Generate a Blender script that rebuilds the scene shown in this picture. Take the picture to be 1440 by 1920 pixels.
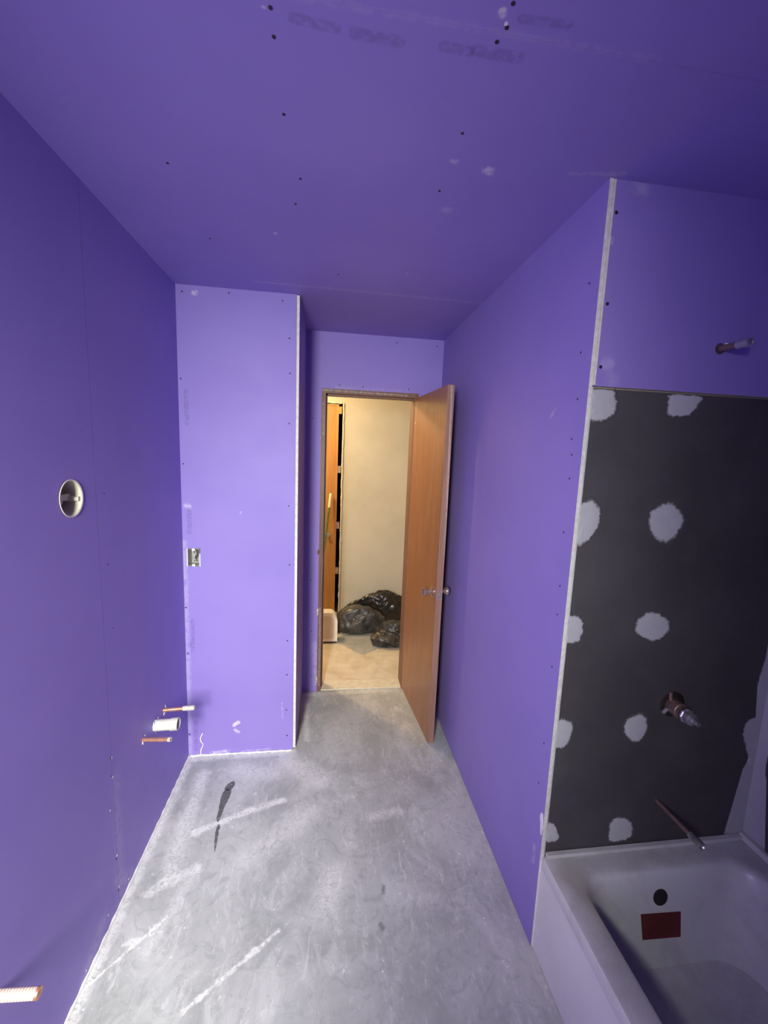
import bpy, bmesh, math, random
from mathutils import Vector, Matrix, noise
random.seed(7)
for o in list(bpy.data.objects): bpy.data.objects.remove(o)
scn = bpy.context.scene
C = scn.collection
R = math.radians

# ------------------------------------------------------------------ camera
cd = bpy.data.cameras.new('camera'); cam = bpy.data.objects.new('camera', cd); C.objects.link(cam)
cd.sensor_fit = 'HORIZONTAL'; cd.sensor_width = 36.0; cd.lens = 771.735 / 1440 * 36.0
cd.clip_start = 0.02; cd.clip_end = 60
c_r = Vector((0.99084281, -0.12940453, 0.03853566)); c_u = Vector((-0.02010851, 0.14079534, 0.98983449)); c_f = Vector((0.1335147, 0.98154528, -0.13690391))
m = Matrix((( c_r.x, c_u.x, -c_f.x, 0.0), (c_r.y, c_u.y, -c_f.y, 0.0), (c_r.z, c_u.z, -c_f.z, 1.6813), (0, 0, 0, 1)))
cam.matrix_world = m
scn.camera = cam

# ------------------------------------------------------------------ world, daylight through the window behind, exposure
w = bpy.data.worlds.new('sky'); scn.world = w; w.use_nodes = True
bg = w.node_tree.nodes['Background']; bg.inputs[0].default_value = (0.75, 0.86, 1.0, 1); bg.inputs[1].default_value = 1.0
def area(name, loc, rot, sx, sy, energy, col):
    d = bpy.data.lights.new(name, 'AREA'); d.shape = 'RECTANGLE'; d.size = sx; d.size_y = sy; d.energy = energy; d.color = col
    o = bpy.data.objects.new(name, d); C.objects.link(o); o.location = loc; o.rotation_euler = rot
    return o
WX0, WX1, WZ0, WZ1, YR = -0.66, -0.27, 1.30, 2.2, -1.0
day = area('daylight', ((WX0+WX1)/2, YR+0.10, (WZ0+WZ1)/2), (R(90), 0, 0), WX1-WX0-.06, WZ1-WZ0-.1, 66, (1.0, 1.0, 0.89))
day.rotation_euler = (Vector((0.10, 1.55, 0.15)) - day.location).to_track_quat('-Z', 'Z').to_euler(); day.data.spread = R(116)
scn.view_settings.view_transform = 'Standard'; scn.view_settings.look = 'None'
scn.view_settings.exposure = 0.11; scn.view_settings.gamma = 1.0; scn.view_settings.use_curve_mapping = False

# ------------------------------------------------------------------ room measures (metres)
XL, XP, XR, XA = -0.735, -0.162, 0.73, 1.51
YP, YB, YT, YW = 2.174, 2.7585, 1.131, -0.39
H, ZT = 2.44, 1.901
DX0, DX1, DZ = -0.031, 0.548, 2.063
YH = 4.2                                   # far wall of the hallway

# ------------------------------------------------------------------ mesh helpers
def nb(): return bmesh.new()
def box(bm, x0, x1, y0, y1, z0, z1, mi=0):
    v = [bm.verts.new(p) for p in ((x0,y0,z0),(x1,y0,z0),(x1,y1,z0),(x0,y1,z0),(x0,y0,z1),(x1,y0,z1),(x1,y1,z1),(x0,y1,z1))]
    fs = []
    for q in ((0,3,2,1),(4,5,6,7),(0,1,5,4),(1,2,6,5),(2,3,7,6),(3,0,4,7)):
        f = bm.faces.new([v[i] for i in q]); f.material_index = mi; fs.append(f)
    return fs                              # bottom, top, -y, +x, +y, -x
def frame(d):
    d = d.normalized(); a = Vector((0,0,1)) if abs(d.z) < .9 else Vector((1,0,0))
    s = d.cross(a).normalized(); return s, s.cross(d).normalized()
def tube(bm, pts, rad, n=16, cap=True, mi=0):
    pts = [Vector(p) for p in pts]; rings = []
    rr = rad if isinstance(rad, (list, tuple)) else [rad]*len(pts)
    s = u = None
    for i, p in enumerate(pts):
        d = (pts[min(i+1, len(pts)-1)] - pts[max(i-1, 0)])
        if d.length < 1e-9: d = pts[min(i+1,len(pts)-1)] - pts[0]
        if s is None: s, u = frame(d)
        else:
            d.normalize(); s = (s - d*s.dot(d)).normalized(); u = s.cross(d).normalized()
        rings.append([bm.verts.new(p + (s*math.cos(t) + u*math.sin(t))*rr[i]) for t in [2*math.pi*k/n for k in range(n)]])
    for a, b in zip(rings, rings[1:]):
        for k in range(n):
            f = bm.faces.new((a[k], a[(k+1)%n], b[(k+1)%n], b[k])); f.material_index = mi
    if cap:
        for rg in (rings[0], rings[-1]):
            f = bm.faces.new(rg); f.material_index = mi
    return rings
def lathe(bm, base, axis, prof, n=24, mi=0):
    """prof: (distance along axis, radius); duplicates of distance are fine."""
    base = Vector(base); axis = Vector(axis).normalized(); s, u = frame(axis); rings = []
    for t, r in prof:
        if r < 1e-6: rings.append([bm.verts.new(base + axis*t)])
        else: rings.append([bm.verts.new(base + axis*t + (s*math.cos(a)+u*math.sin(a))*r) for a in [2*math.pi*k/n for k in range(n)]])
    for a, b in zip(rings, rings[1:]):
        for k in range(n):
            va = [a[k%len(a)], a[(k+1)%len(a)], b[(k+1)%len(b)], b[k%len(b)]]
            vs = []
            for v in va:
                if v not in vs: vs.append(v)
            if len(vs) > 2:
                f = bm.faces.new(vs); f.material_index = mi
def finish(bm, name, smooth=None):
    bmesh.ops.recalc_face_normals(bm, faces=bm.faces)
    me = bpy.data.meshes.new(name); bm.to_mesh(me); bm.free()
    if smooth is not None:
        for p in me.polygons: p.use_smooth = True
        me.set_sharp_from_angle(angle=R(smooth))
    return me
def wloc(p):
    v = Vector((0,0,0))
    while p is not None: v += p.location; p = p.parent
    return v
def obj(name, bm, mats, parent=None, smooth=None, bevel=0, origin=None):
    off = wloc(parent); org = Vector(origin) if origin is not None else (off if parent else Vector((0,0,0)))
    if bevel: bmesh.ops.bevel(bm, geom=[e for e in bm.edges if len(e.link_faces) == 2 and e.calc_face_angle(0) > R(40)], offset=bevel, segments=2, profile=.5, affect='EDGES')
    bmesh.ops.translate(bm, vec=-org, verts=bm.verts)
    me = finish(bm, name, smooth)
    for mm in (mats if isinstance(mats, (list, tuple)) else [mats]): me.materials.append(mm)
    o = bpy.data.objects.new(name, me); C.objects.link(o); o.location = org - off
    if parent: o.parent = parent
    return o
def thing(name, loc, label, cat, kind=None, group=None):
    o = bpy.data.objects.new(name, None); C.objects.link(o); o.location = loc; o.empty_display_size = .05
    return tag(o, label, cat, kind, group)
def tag(o, label, cat=None, kind=None, group=None):
    o['label'] = label
    if cat: o['category'] = cat
    if kind: o['kind'] = kind
    if group: o['group'] = group
    return o
def sheet(bm, fn, rect, holes, th_vec, mi=0, edge_mi=0):
    """A board with holes. fn maps (a,b) to 3D; rect (a0,a1,b0,b1); holes: lists of (a,b); th_vec: thickness vector to the back."""
    a0, a1, b0, b1 = rect
    loops = [[(a0,b0),(a1,b0),(a1,b1),(a0,b1)]] + holes
    t = bmesh.new(); es = []
    for lp in loops:
        vs = [t.verts.new((p[0], p[1], 0)) for p in lp]
        es += [t.edges.new((vs[i], vs[(i+1)%len(vs)])) for i in range(len(vs))]
    bmesh.ops.triangle_fill(t, edges=es, use_beauty=True)
    t.verts.index_update(); tv = Vector(th_vec)
    fr = [bm.verts.new(fn(v.co.x, v.co.y)) for v in t.verts]; bk = [bm.verts.new(Vector(fn(v.co.x, v.co.y)) + tv) for v in t.verts]
    for f in t.faces:
        i = [v.index for v in f.verts]
        g = bm.faces.new([fr[k] for k in i]); g.material_index = mi
        g = bm.faces.new([bk[k] for k in reversed(i)]); g.material_index = mi
    for e in t.edges:
        if len(e.link_faces) == 1:
            a, b = e.verts[0].index, e.verts[1].index
            g = bm.faces.new((fr[a], fr[b], bk[b], bk[a])); g.material_index = edge_mi
    t.free()

# ------------------------------------------------------------------ materials
class NT:
    def __init__(s, name):
        s.m = bpy.data.materials.new(name); s.m.use_nodes = True; s.t = s.m.node_tree; s.b = s.t.nodes['Principled BSDF']
        s.cache = {}
        s.pos = s.t.nodes.new('ShaderNodeNewGeometry').outputs['Position']
    def n(s, typ, **kw):
        o = s.t.nodes.new(typ)
        for k, v in kw.items(): setattr(o, k, v)
        return o
    def put(s, sock, v):
        if hasattr(v, 'links'): s.t.links.new(v, sock)
        else: sock.default_value = (tuple(v) + (1,)) if (isinstance(v, (tuple, list)) and sock.type == 'RGBA' and len(v) == 3) else v
    def math(s, op, a, b=0.0, clamp=False):
        o = s.n('ShaderNodeMath', operation=op, use_clamp=clamp); s.put(o.inputs[0], a); s.put(o.inputs[1], b); return o.outputs[0]
    def vm(s, op, a, b=(0,0,0), scale=None):
        o = s.n('ShaderNodeVectorMath', operation=op); s.put(o.inputs[0], a)
        if scale is not None: s.put(o.inputs['Scale'], scale)
        else: s.put(o.inputs[1], b)
        return o.outputs['Value'] if op in ('DOT_PRODUCT', 'LENGTH', 'DISTANCE') else o.outputs['Vector']
    def mix(s, fac, a, b):
        o = s.n('ShaderNodeMix', data_type='RGBA'); s.put(o.inputs[0], fac); s.put(o.inputs[6], a); s.put(o.inputs[7], b); return o.outputs[2]
    def noise(s, scale, detail=4, rough=.55, dist=0, vec=None, stretch=None):
        key = (scale, detail, rough, dist, stretch) if vec is None else None
        if key in s.cache: return s.cache[key]
        o = s.n('ShaderNodeTexNoise'); o.inputs['Scale'].default_value = scale; o.inputs['Detail'].default_value = detail
        o.inputs['Roughness'].default_value = rough; o.inputs['Distortion'].default_value = dist
        v = vec if vec is not None else s.pos
        if stretch: v = s.vm('MULTIPLY', v, stretch)
        s.put(o.inputs['Vector'], v)
        if key: s.cache[key] = o.outputs['Fac']
        return o.outputs['Fac']
    def ramp(s, v, a, b):
        o = s.n('ShaderNodeMapRange', interpolation_type='SMOOTHSTEP'); s.put(o.inputs[0], v); o.inputs[1].default_value = a; o.inputs[2].default_value = b; return o.outputs[0]
    def seg(s, a, b, width, soft, wob=0.0, wscale=40):
        """mask 1 within 'width' of the segment a-b in the place, falling to 0 over 'soft'"""
        A, B = Vector(a), Vector(b); p = s.vm('SUBTRACT', s.pos, tuple(A)); ab = B - A
        if ab.length > 1e-6:
            t = s.math('MULTIPLY', s.vm('DOT_PRODUCT', p, tuple(ab)), 1/ab.length_squared, True)
            p = s.vm('SUBTRACT', p, s.vm('SCALE', tuple(ab), scale=t))
        d = s.vm('LENGTH', p)
        if wob: d = s.math('ADD', d, s.math('MULTIPLY', s.math('SUBTRACT', s.noise(wscale, 3), .5), wob))
        return s.ramp(d, width + soft, width)
    def done(s, col, rough=.6, spec=.4, metal=0.0, bump=None, bstr=.3, bdist=.002, **kw):
        s.put(s.b.inputs['Base Color'], col); s.put(s.b.inputs['Roughness'], rough); s.put(s.b.inputs['Specular IOR Level'], spec); s.put(s.b.inputs['Metallic'], metal)
        for k, v in kw.items(): s.put(s.b.inputs[k], v)
        if bump is not None:
            o = s.n('ShaderNodeBump'); o.inputs['Strength'].default_value = bstr; o.inputs['Distance'].default_value = bdist
            s.put(o.inputs['Height'], bump); s.t.links.new(o.outputs[0], s.b.inputs['Normal'])
        return s.m

PURPLE_A, PURPLE_B = (0.275, 0.205, 0.59), (0.305, 0.23, 0.625)
def purple(name, marks=(), prints=()):
    """marks: (a, b, width, soft, strength) pale plaster smears; prints: (a, b, halfwidth) faded factory print, not readable"""
    k = NT(name); col = k.mix(k.ramp(k.noise(1.7, 3), .3, .7), PURPLE_A, PURPLE_B)
    col = k.mix(k.math('MULTIPLY', k.ramp(k.noise(14, 6, .7), .55, .8), .25), col, (.33, .27, .6))
    for a, b, wd in prints:
        g = k.math('MULTIPLY', k.seg(a, b, wd, .006), k.ramp(k.noise(70, 3, .6), .30, .62))
        col = k.mix(k.math('MULTIPLY', g, .32), col, (.09, .065, .20))
    for a, b, wd, sf, st in marks:
        col = k.mix(k.math('MULTIPLY', k.math('MULTIPLY', k.seg(a, b, wd, sf, .018, 45), k.ramp(k.noise(55, 4), .3, .55)), st), col, (.72, .68, .78))
    return k.done(col, k.math('ADD', k.math('MULTIPLY', k.noise(6), .2), .45), .35, bump=k.noise(260, 3), bstr=.06, bdist=.001)
def plain(name, a, b, scale=12, rough=.5, spec=.4, metal=0.0, bstr=.15, bscale=80, bdist=.001, **kw):
    k = NT(name); return k.done(k.mix(k.ramp(k.noise(scale, 5, .6), .3, .7), a, b), rough, spec, metal, bump=k.noise(bscale, 4), bstr=bstr, bdist=bdist, **kw)

M_gyp = plain('gypsum_core', (.66, .63, .58), (.82, .79, .74), 60, .9, .1, bstr=.8, bscale=150)
M_greyedge = plain('backer_edge', (.42, .47, .46), (.6, .64, .62), 50, .9, .1, bstr=.5)
M_core = plain('wall_core', (.30, .26, .22), (.36, .31, .27), 5, .9)
M_screw = plain('screw_head', (.012, .01, .018), (.03, .025, .04), 90, .5, .4)
M_fleck = plain('plaster_fleck', (.75, .74, .76), (.9, .9, .9), 90, .8, .2)
M_left = purple('purple_board_left', [((XL,1.44,.5),(XL,1.43,.0),.0,.05,.14), ((XL,1.30,.06),(XL,1.20,.02),.0,.05,.2), ((XL,1.40,.12),(XL,1.5,.02),.0,.04,.2)])
M_part = purple('purple_board_partition', [((-.651,YP,2.409),(-.648,YP,2.408),.004,.016,.7), ((-.715,YP,1.392),(-.70,YP,1.39),.004,.014,.55), ((-.446,YP,1.363),(-.45,YP,1.355),.001,.006,.5),
    ((-.492,YP,.172),(-.472,YP,.188),.006,.009,.9), ((-.488,YP,.142),(-.472,YP,.132),.005,.008,.7), ((-.62,YP,.010),(-.52,YP,.020),.0,.014,.6), ((-.45,YP,.012),(-.30,YP,.016),.0,.01,.25), ((-.235,YP,.29),(-.232,YP,.2),.0,.006,.3),
    ((-.728,YP,1.2),(-.728,YP,0),.003,.02,.25)], [((-.70,YP,1.36),(-.70,YP,1.25),.008), ((-.70,YP,.78),(-.70,YP,.62),.008), ((-.70,YP,1.95),(-.70,YP,1.8),.008), ((-.695,YP,.2),(-.695,YP,.04),.008)])
M_back = purple('purple_board_back', [((-.075,YB,.35),(-.06,YB,.05),.005,.03,.25), ((.03,YB,2.1),(.5,YB,2.1),.0,.02,.12)])
M_right = purple('purple_board_right', [((XR,1.17,.36),(XR,1.17,.30),.003,.01,.3), ((XR,1.3,1.85),(XR,1.32,1.83),.001,.008,.3)])
M_tubup = purple('purple_board_tub', [((.81,YT,2.429),(.83,YT,2.425),.005,.025,.22), ((.753,YT,2.282),(.755,YT,2.29),.002,.01,.4), ((.779,YT,1.966),(.785,YT,1.962),.008,.02,.25), ((.8,YT,1.921),(.8,YT,1.92),.005,.03,.15)])
M_ceil = purple('purple_board_ceiling', [((.40,1.166,H),(.405,1.168,H),.005,.016,.75), ((.299,1.149,H),(.31,1.149,H),.002,.01,.35), ((-.206,1.613,H),(-.205,1.61,H),.001,.008,.5), ((.338,1.359,H),(.35,1.36,H),.003,.02,.2), ((.306,1.827,H),(.306,1.83,H),.001,.008,.4),
    ((-.129,.848,H),(-.129,.848,H),.001,.006,.6), ((.278,.785,H),(.279,.79,H),.003,.006,.8), ((-.2,.823,H),(.6,.817,H),.0,.012,.10), ((-.35,2.06,H),(.72,2.07,H),.001,.02,.16), ((.62,1.135,H),(.76,1.11,H),.001,.012,.2)],
    [((-.08,.858,H),(-.005,.863,H),.007), ((.03,.866,H),(.112,.867,H),.009), ((.195,.862,H),(.245,.862,H),.008), ((.255,.860,H),(.34,.858,H),.009), ((.315,.791,H),(.40,.786,H),.005)])
M_rest = purple('purple_board_rear')

def floor_mat():
    k = NT('dusty_grey_floor'); n1 = k.noise(2.0, 7, .62, .8); n2 = k.noise(6, 9, .72, 1.2, stretch=(1, .6, 1)); n3 = k.noise(20, 8, .75, 1.6, stretch=(1.5, .4, 1)); n4 = k.noise(34, 7, .75, 2.5); n5 = k.noise(11, 8, .7, 3.0)
    col = k.mix(k.ramp(n1, .32, .68), (.36, .37, .36), (.54, .55, .535))
    col = k.mix(k.math('MULTIPLY', k.ramp(n2, .46, .66), .6), col, (.62, .63, .61))
    col = k.mix(k.math('MULTIPLY', k.ramp(n5, .50, .36), .35), col, (.27, .275, .28))
    col = k.mix(k.math('MULTIPLY', k.ramp(n3, .54, .68), .6), col, (.74, .745, .72))
    col = k.mix(k.math('MULTIPLY', k.ramp(n4, .58, .66), k.ramp(n2, .42, .62)), col, (.82, .82, .79))
    for a, b, wd, sf, st in [((-.73,1.165,0),(-.55,1.352,0),.0015,.007,1.0), ((-.40,1.085,0),(-.145,1.268,0),.002,.010,.9), ((-.56,1.69,0),(-.34,1.786,0),.004,.022,.95), ((-.34,1.786,0),(-.19,1.835,0),.003,.025,.8), ((-.64,1.45,0),(-.50,1.53,0),.003,.03,.6),
                              ((-.73,1.0,0),(-.73,2.17,0),.012,.03,.7), ((-.70,2.155,0),(-.18,2.165,0),.01,.03,.7), ((-.62,2.03,0),(-.60,1.50,0),.008,.05,.6), ((-.50,1.52,0),(-.58,1.25,0),.004,.03,.4), ((-.66,1.28,0),(-.55,1.31,0),.001,.008,.7), ((-.2,2.1,0),(-.02,1.95,0),.01,.09,.5),
                              ((-.45,2.05,0),(-.25,2.0,0),.01,.06,.5), ((-.05,1.75,0),(-.3,1.55,0),.0,.09,.4), ((.22,1.70,0),(.36,1.72,0),.008,.03,.5), ((-.12,2.6,0),(-.10,2.25,0),.0,.03,.6), ((-.13,2.72,0),(.5,2.735,0),.008,.03,.45), ((.05,1.45,0),(.02,1.35,0),.0,.10,.5)]:
        col = k.mix(k.math('MULTIPLY', k.math('MULTIPLY', k.seg(a, b, wd, sf, .035, 26), k.ramp(n4, .36, .55)), st), col, (.84, .84, .81))
    for a, b, wd in [((.245,1.385,0),(.24,1.36,0),.0), ((.218,1.25,0),(.222,1.24,0),.003)]:
        col = k.mix(k.math('MULTIPLY', k.seg(a, b, wd, .012, .012, 60), .55), col, (.10, .10, .11))
    v = k.n('ShaderNodeTexVoronoi'); v.inputs['Scale'].default_value = 24; k.put(v.inputs['Vector'], k.pos)
    col = k.mix(k.math('MULTIPLY', k.ramp(v.outputs['Distance'], .10, .03), k.ramp(n2, .45, .6)), col, (.88, .88, .86))
    return k.done(col, k.math('ADD', k.math('MULTIPLY', n2, .35), .35), .35, bump=n3, bstr=.2, bdist=.003)
M_floor = floor_mat()
def stain_mat():
    k = NT('dark_floor_print'); f = k.ramp(k.noise(48, 5, .6, .8), .56, .64)
    f = k.math('MAXIMUM', k.math('MULTIPLY', f, .75), k.seg((-.56,1.69,0),(-.34,1.786,0),.004,.010,.01,60))
    return k.done(k.mix(f, (.13,.128,.132), (.42,.42,.42)), .7, .2)
M_stain = stain_mat()
M_caulk = plain('white_dust_line', (.74, .73, .68), (.9, .89, .84), 40, .9, .1, bstr=.8, bscale=120)
def backer():
    k = NT('dark_backer_board'); n = k.noise(2.5, 4, .6)
    col = k.mix(k.ramp(n, .3, .7), (.060, .056, .062), (.085, .078, .086)); col = k.mix(k.math('MULTIPLY', k.ramp(k.noise(9, 6, .7), .5, .75), .4), col, (.10, .095, .105))
    return k.done(col, .7, .25, bump=k.noise(300, 2), bstr=.1)
M_backer = backer()
def mud():
    k = NT('joint_compound'); at = k.n('ShaderNodeAttribute', attribute_name='feather').outputs['Fac']
    f = k.math('ADD', at, k.math('MULTIPLY', k.math('SUBTRACT', k.noise(75, 5, .75), .5), 1.0))
    return k.done(k.mix(k.ramp(f, .22, .62), (.075, .07, .076), k.mix(k.noise(40), (.42, .42, .46), (.52, .52, .56))), .85, .2, bump=k.noise(70), bstr=.25)
M_mud = mud()
def tub_mat():
    k = NT('tub_enamel_dusty'); top = k.ramp(k.vm('DOT_PRODUCT', k.n('ShaderNodeNewGeometry').outputs['Normal'], (0,0,1)), .6, .95)
    d = k.math('MULTIPLY', k.math('ADD', k.math('MULTIPLY', k.ramp(k.noise(9, 6, .65), .35, .65), .35), .2), top)
    col = k.mix(d, (.60, .60, .62), (.33, .31, .30))
    col = k.mix(k.math('MULTIPLY', k.ramp(k.noise(5, 6, .7, 1.0), .45, .65), .3), col, (.34, .33, .33))
    col = k.mix(k.math('MULTIPLY', k.seg((.80,1.05,.365),(.86,.88,.365),.02,.05,.05,25), .45), col, (.42,.36,.29))
    return k.done(col, k.math('ADD', k.math('MULTIPLY', d, .6), .3), .45, bump=k.noise(50), bstr=.05)
M_tub = tub_mat()
M_apron = plain('tub_apron_white', (.68, .67, .70), (.74, .73, .76), 4, .4, .45, bstr=.05)
M_hole = plain('dark_hole', (.018, .014, .013), (.03, .024, .022), 20, .6, .3)
M_red = plain('red_sticker', (.10, .018, .018), (.13, .026, .024), 14, .6, .3)
M_copper = plain('copper_pipe', (.72, .33, .20), (.86, .50, .36), 45, .42, .5, .75, bstr=.2)
M_copper2 = plain('copper_dull', (.26, .17, .15), (.36, .25, .22), 45, .45, .5, .7, bstr=.2)
M_splash = plain('plaster_splash', (.48, .43, .38), (.74, .71, .66), 80, .8, .2, bstr=.6)
def nearpipe():
    k = NT('banded_copper'); s = k.n('ShaderNodeSeparateXYZ'); k.put(s.inputs[0], k.pos)
    st = k.math('SINE', k.math('MULTIPLY', s.outputs[0], 950)); f = k.math('ADD', k.math('MULTIPLY', st, .3), k.noise(120, 4))
    return k.done(k.mix(k.ramp(f, .3, .75), (.58, .40, .32), (.88, .82, .76)), .5, .4, .15, bump=st, bstr=.1, bdist=.0006)
M_near = nearpipe()
M_pvc = plain('white_pvc', (.66, .66, .60), (.72, .72, .65), 20, .4, .45)
M_chrome = plain('dull_chrome', (.55, .53, .55), (.72, .70, .72), 60, .3, .5, .85, bstr=.2)
M_brass = plain('dull_brass', (.46, .36, .27), (.62, .50, .40), 60, .35, .5, .7, bstr=.2)
M_knob = plain('tarnished_knob', (.40, .28, .24), (.60, .48, .44), 70, .25, .5, .75, bstr=.2)
def wood(name, a, b, rough, spl=(), stretch=(26, 26, 1.4), coat=0.0):
    k = NT(name); n1 = k.noise(1.0, 6, .6, 1.2, stretch=stretch); n2 = k.noise(3.0, 5, .7, .6, stretch=stretch)
    col = k.mix(k.ramp(k.math('ADD', k.math('MULTIPLY', n1, .7), k.math('MULTIPLY', n2, .3)), .32, .68), a, b)
    for p, q, wd, sf, st in spl: col = k.mix(k.math('MULTIPLY', k.seg(p, q, wd, sf, .012, 70), st), col, (.72, .66, .58))
    return k.done(col, k.math('ADD', k.math('MULTIPLY', k.noise(20, 4), .15), rough), .5, bump=n2, bstr=.06, **({'Coat Weight': coat, 'Coat Roughness': .22} if coat else {}))
M_door = wood('brown_door', (.27, .115, .052), (.36, .165, .08), .26, [((.558,2.72,1.90),(.566,2.69,1.885),.003,.007,.8), ((.5567,2.66,1.60),(.565,2.60,1.48),.0,.006,.3), ((.59,2.33,1.52),(.592,2.36,1.35),.0,.004,.35), ((.605,2.16,2.05),(.64,2.16,1.5),.0,.006,.35)])
M_doorend = wood('brown_door_edge', (.25, .13, .095), (.36, .20, .15), .5, [((.625,2.158,2.06),(.645,2.158,1.1),.001,.006,.35)])
M_jamb = wood('brown_jamb', (.15, .075, .05), (.24, .12, .08), .42, [((-.05,YB,2.08),(.5,YB,2.075),.002,.008,.5), ((-.045,YB,2.0),(-.045,YB,1.8),.0,.01,.35), ((-.045,YB,.62),(-.045,YB,.05),.001,.01,.4)])
M_closet = wood('golden_oak', (.40, .19, .062), (.56, .29, .10), .35)
M_closet2 = wood('golden_oak_edge', (.46, .23, .08), (.60, .32, .12), .4)
M_hwall = plain('cream_wall', (.47, .43, .355), (.52, .48, .405), 3, .6, .3, bstr=.08)
M_hplaster = plain('chipped_plaster', (.62, .54, .40), (.78, .72, .58), 70, .9, .2, bstr=.9, bscale=60, bdist=.004)
def hallfloor():
    k = NT('beige_vinyl'); v = k.n('ShaderNodeTexVoronoi'); v.inputs['Scale'].default_value = 6; v.inputs['Randomness'].default_value = .8; k.put(v.inputs['Vector'], k.pos)
    col = k.mix(k.ramp(k.noise(9, 6, .6, 1), .35, .7), (.54, .47, .37), (.68, .61, .50)); col = k.mix(k.math('MULTIPLY', k.ramp(v.outputs['Distance'], .2, .5), .25), col, (.78, .72, .62))
    return k.done(col, .5, .35, bump=k.noise(30), bstr=.1)
M_hfloor = hallfloor()
M_thresh = plain('cream_threshold', (.66, .60, .47), (.78, .73, .60), 30, .5, .4, bstr=.4)
def bagmat(name, a, b, rough, dust):
    k = NT(name); col = k.mix(k.math('MULTIPLY', k.ramp(k.noise(14, 6, .65), .4, .7), dust), a, b)
    return k.done(col, k.math('ADD', k.math('MULTIPLY', k.noise(16, 4), .3), rough), .6, bump=k.noise(9, 3, .5, 2.0), bstr=.5, bdist=.02)
M_bagdust = bagmat('black_plastic_dusty', (.030, .027, .027), (.085, .08, .078), .24, 1.0)
M_bagshine = bagmat('black_plastic_shiny', (.014, .012, .013), (.03, .026, .026), .10, .6)
M_bagmid = bagmat('black_plastic_soft', (.022, .021, .022), (.07, .066, .066), .25, .8)
M_sheet = plain('grey_film', (.30, .31, .31), (.40, .41, .41), 8, .35, .5, bstr=.5, bscale=20, bdist=.004)
M_white = plain('white_plastic', (.80, .76, .70), (.85, .81, .75), 8, .45, .45)
M_pink = plain('off_white_panel', (.62, .52, .46), (.70, .61, .54), 10, .6, .3)
M_green = plain('green_metal', (.10, .22, .05), (.16, .30, .08), 20, .25, .5, .4)
M_cream = plain('cream_grip', (.78, .76, .55), (.84, .82, .62), 20, .45, .4)
M_box = plain('cream_box', (.60, .57, .44), (.72, .69, .55), 30, .5, .4)
M_boxdark = plain('dark_cavity', (.05, .045, .06), (.09, .08, .10), 30, .8, .2)
M_tin = plain('galvanised_tin', (.34, .34, .32), (.46, .46, .44), 60, .45, .5, .5, bstr=.3)
M_wire = plain('pale_wire', (.55, .53, .48), (.66, .64, .58), 60, .5, .4)
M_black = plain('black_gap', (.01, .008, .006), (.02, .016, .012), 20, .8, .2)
M_frame = plain('window_frame_white', (.76, .76, .75), (.82, .82, .81), 8, .4, .4)
g = NT('window_glass'); M_glass = g.done((.8, .9, 1), .03, .5, Alpha=.15)
g = NT('lamp_glow'); M_glow = g.done((.9, .85, .7), .5, .3, **{'Emission Color': (1, .78, .45), 'Emission Strength': 6.0})

# ------------------------------------------------------------------ screw heads (alike, shared mesh per facing)
_scr = {}
def screw(pos, axis, parent, mat=None, rad=.004):
    key = (axis, (mat or M_screw).name, rad)
    if key not in _scr:
        bm = nb(); lathe(bm, (0,0,0), axis, [(-.001, rad), (.0006, rad), (.0004, rad*.55), (.0002, 0)], 10)
        me = finish(bm, 'screw'); me.materials.append(mat or M_screw); _scr[key] = me
    o = bpy.data.objects.new('screw' if not mat else 'plaster_fleck', _scr[key]); C.objects.link(o)
    o.location = Vector(pos) - wloc(parent); o.parent = parent
    return o

# ================================================================== SETTING
# floor of the bathroom
fl = thing('floor', (0, 0, 0), 'grey dusty underlayment floor smeared with white plaster', 'floor', 'structure')
bm = nb(); box(bm, XL-.12, XA+.1, YR-.12, YB+.06, -.06, 0); obj('underlayment', bm, M_floor, fl)
def blob_outline(pts, n=6, jit=.0, seed=1):
    rnd = random.Random(seed); out = []
    P = [Vector((p[0], p[1])) for p in pts]; L = len(P)
    for i in range(L):
        a, b, c, d = P[i-1], P[i], P[(i+1)%L], P[(i+2)%L]
        for k in range(n):
            t = k/n
            q = .5*((2*b) + (-a+c)*t + (2*a-5*b+4*c-d)*t*t + (-a+3*b-3*c+d)*t**3)
            out.append(q + Vector((rnd.uniform(-jit, jit), rnd.uniform(-jit, jit))))
    return out
def flat_patch(bm, outline, fn, th_vec):
    f = [bm.verts.new(fn(p.x, p.y)) for p in outline]; b = [bm.verts.new(Vector(fn(p.x, p.y)) - Vector(th_vec)) for p in outline]
    bm.faces.new(f); n = len(f)
    for i in range(n): bm.faces.new((f[i], f[(i+1)%n], b[(i+1)%n], b[i]))
flf = lambda x, y: Vector((x, y, .0006))
for i, pts in enumerate([[(-.487,1.925),(-.478,1.955),(-.452,1.972),(-.443,1.952),(-.450,1.925),(-.47,1.915)],
                         [(-.488,1.905),(-.478,1.920),(-.452,1.918),(-.450,1.880),(-.458,1.84),(-.462,1.79),(-.466,1.745),(-.470,1.735),(-.480,1.75),(-.484,1.80),(-.49,1.86)],
                         [(-.465,1.722),(-.456,1.715),(-.452,1.68),(-.449,1.64),(-.446,1.605),(-.447,1.592),(-.456,1.62),(-.464,1.66),(-.468,1.70)]]):
    bm = nb(); flat_patch(bm, blob_outline(pts, 6, .0012, i), flf, (0, 0, .0006))
    o = obj('dark_print', bm, M_stain, fl)
    if i == 0: o['label'] = 'dark tapered print on the grey floor'
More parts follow.
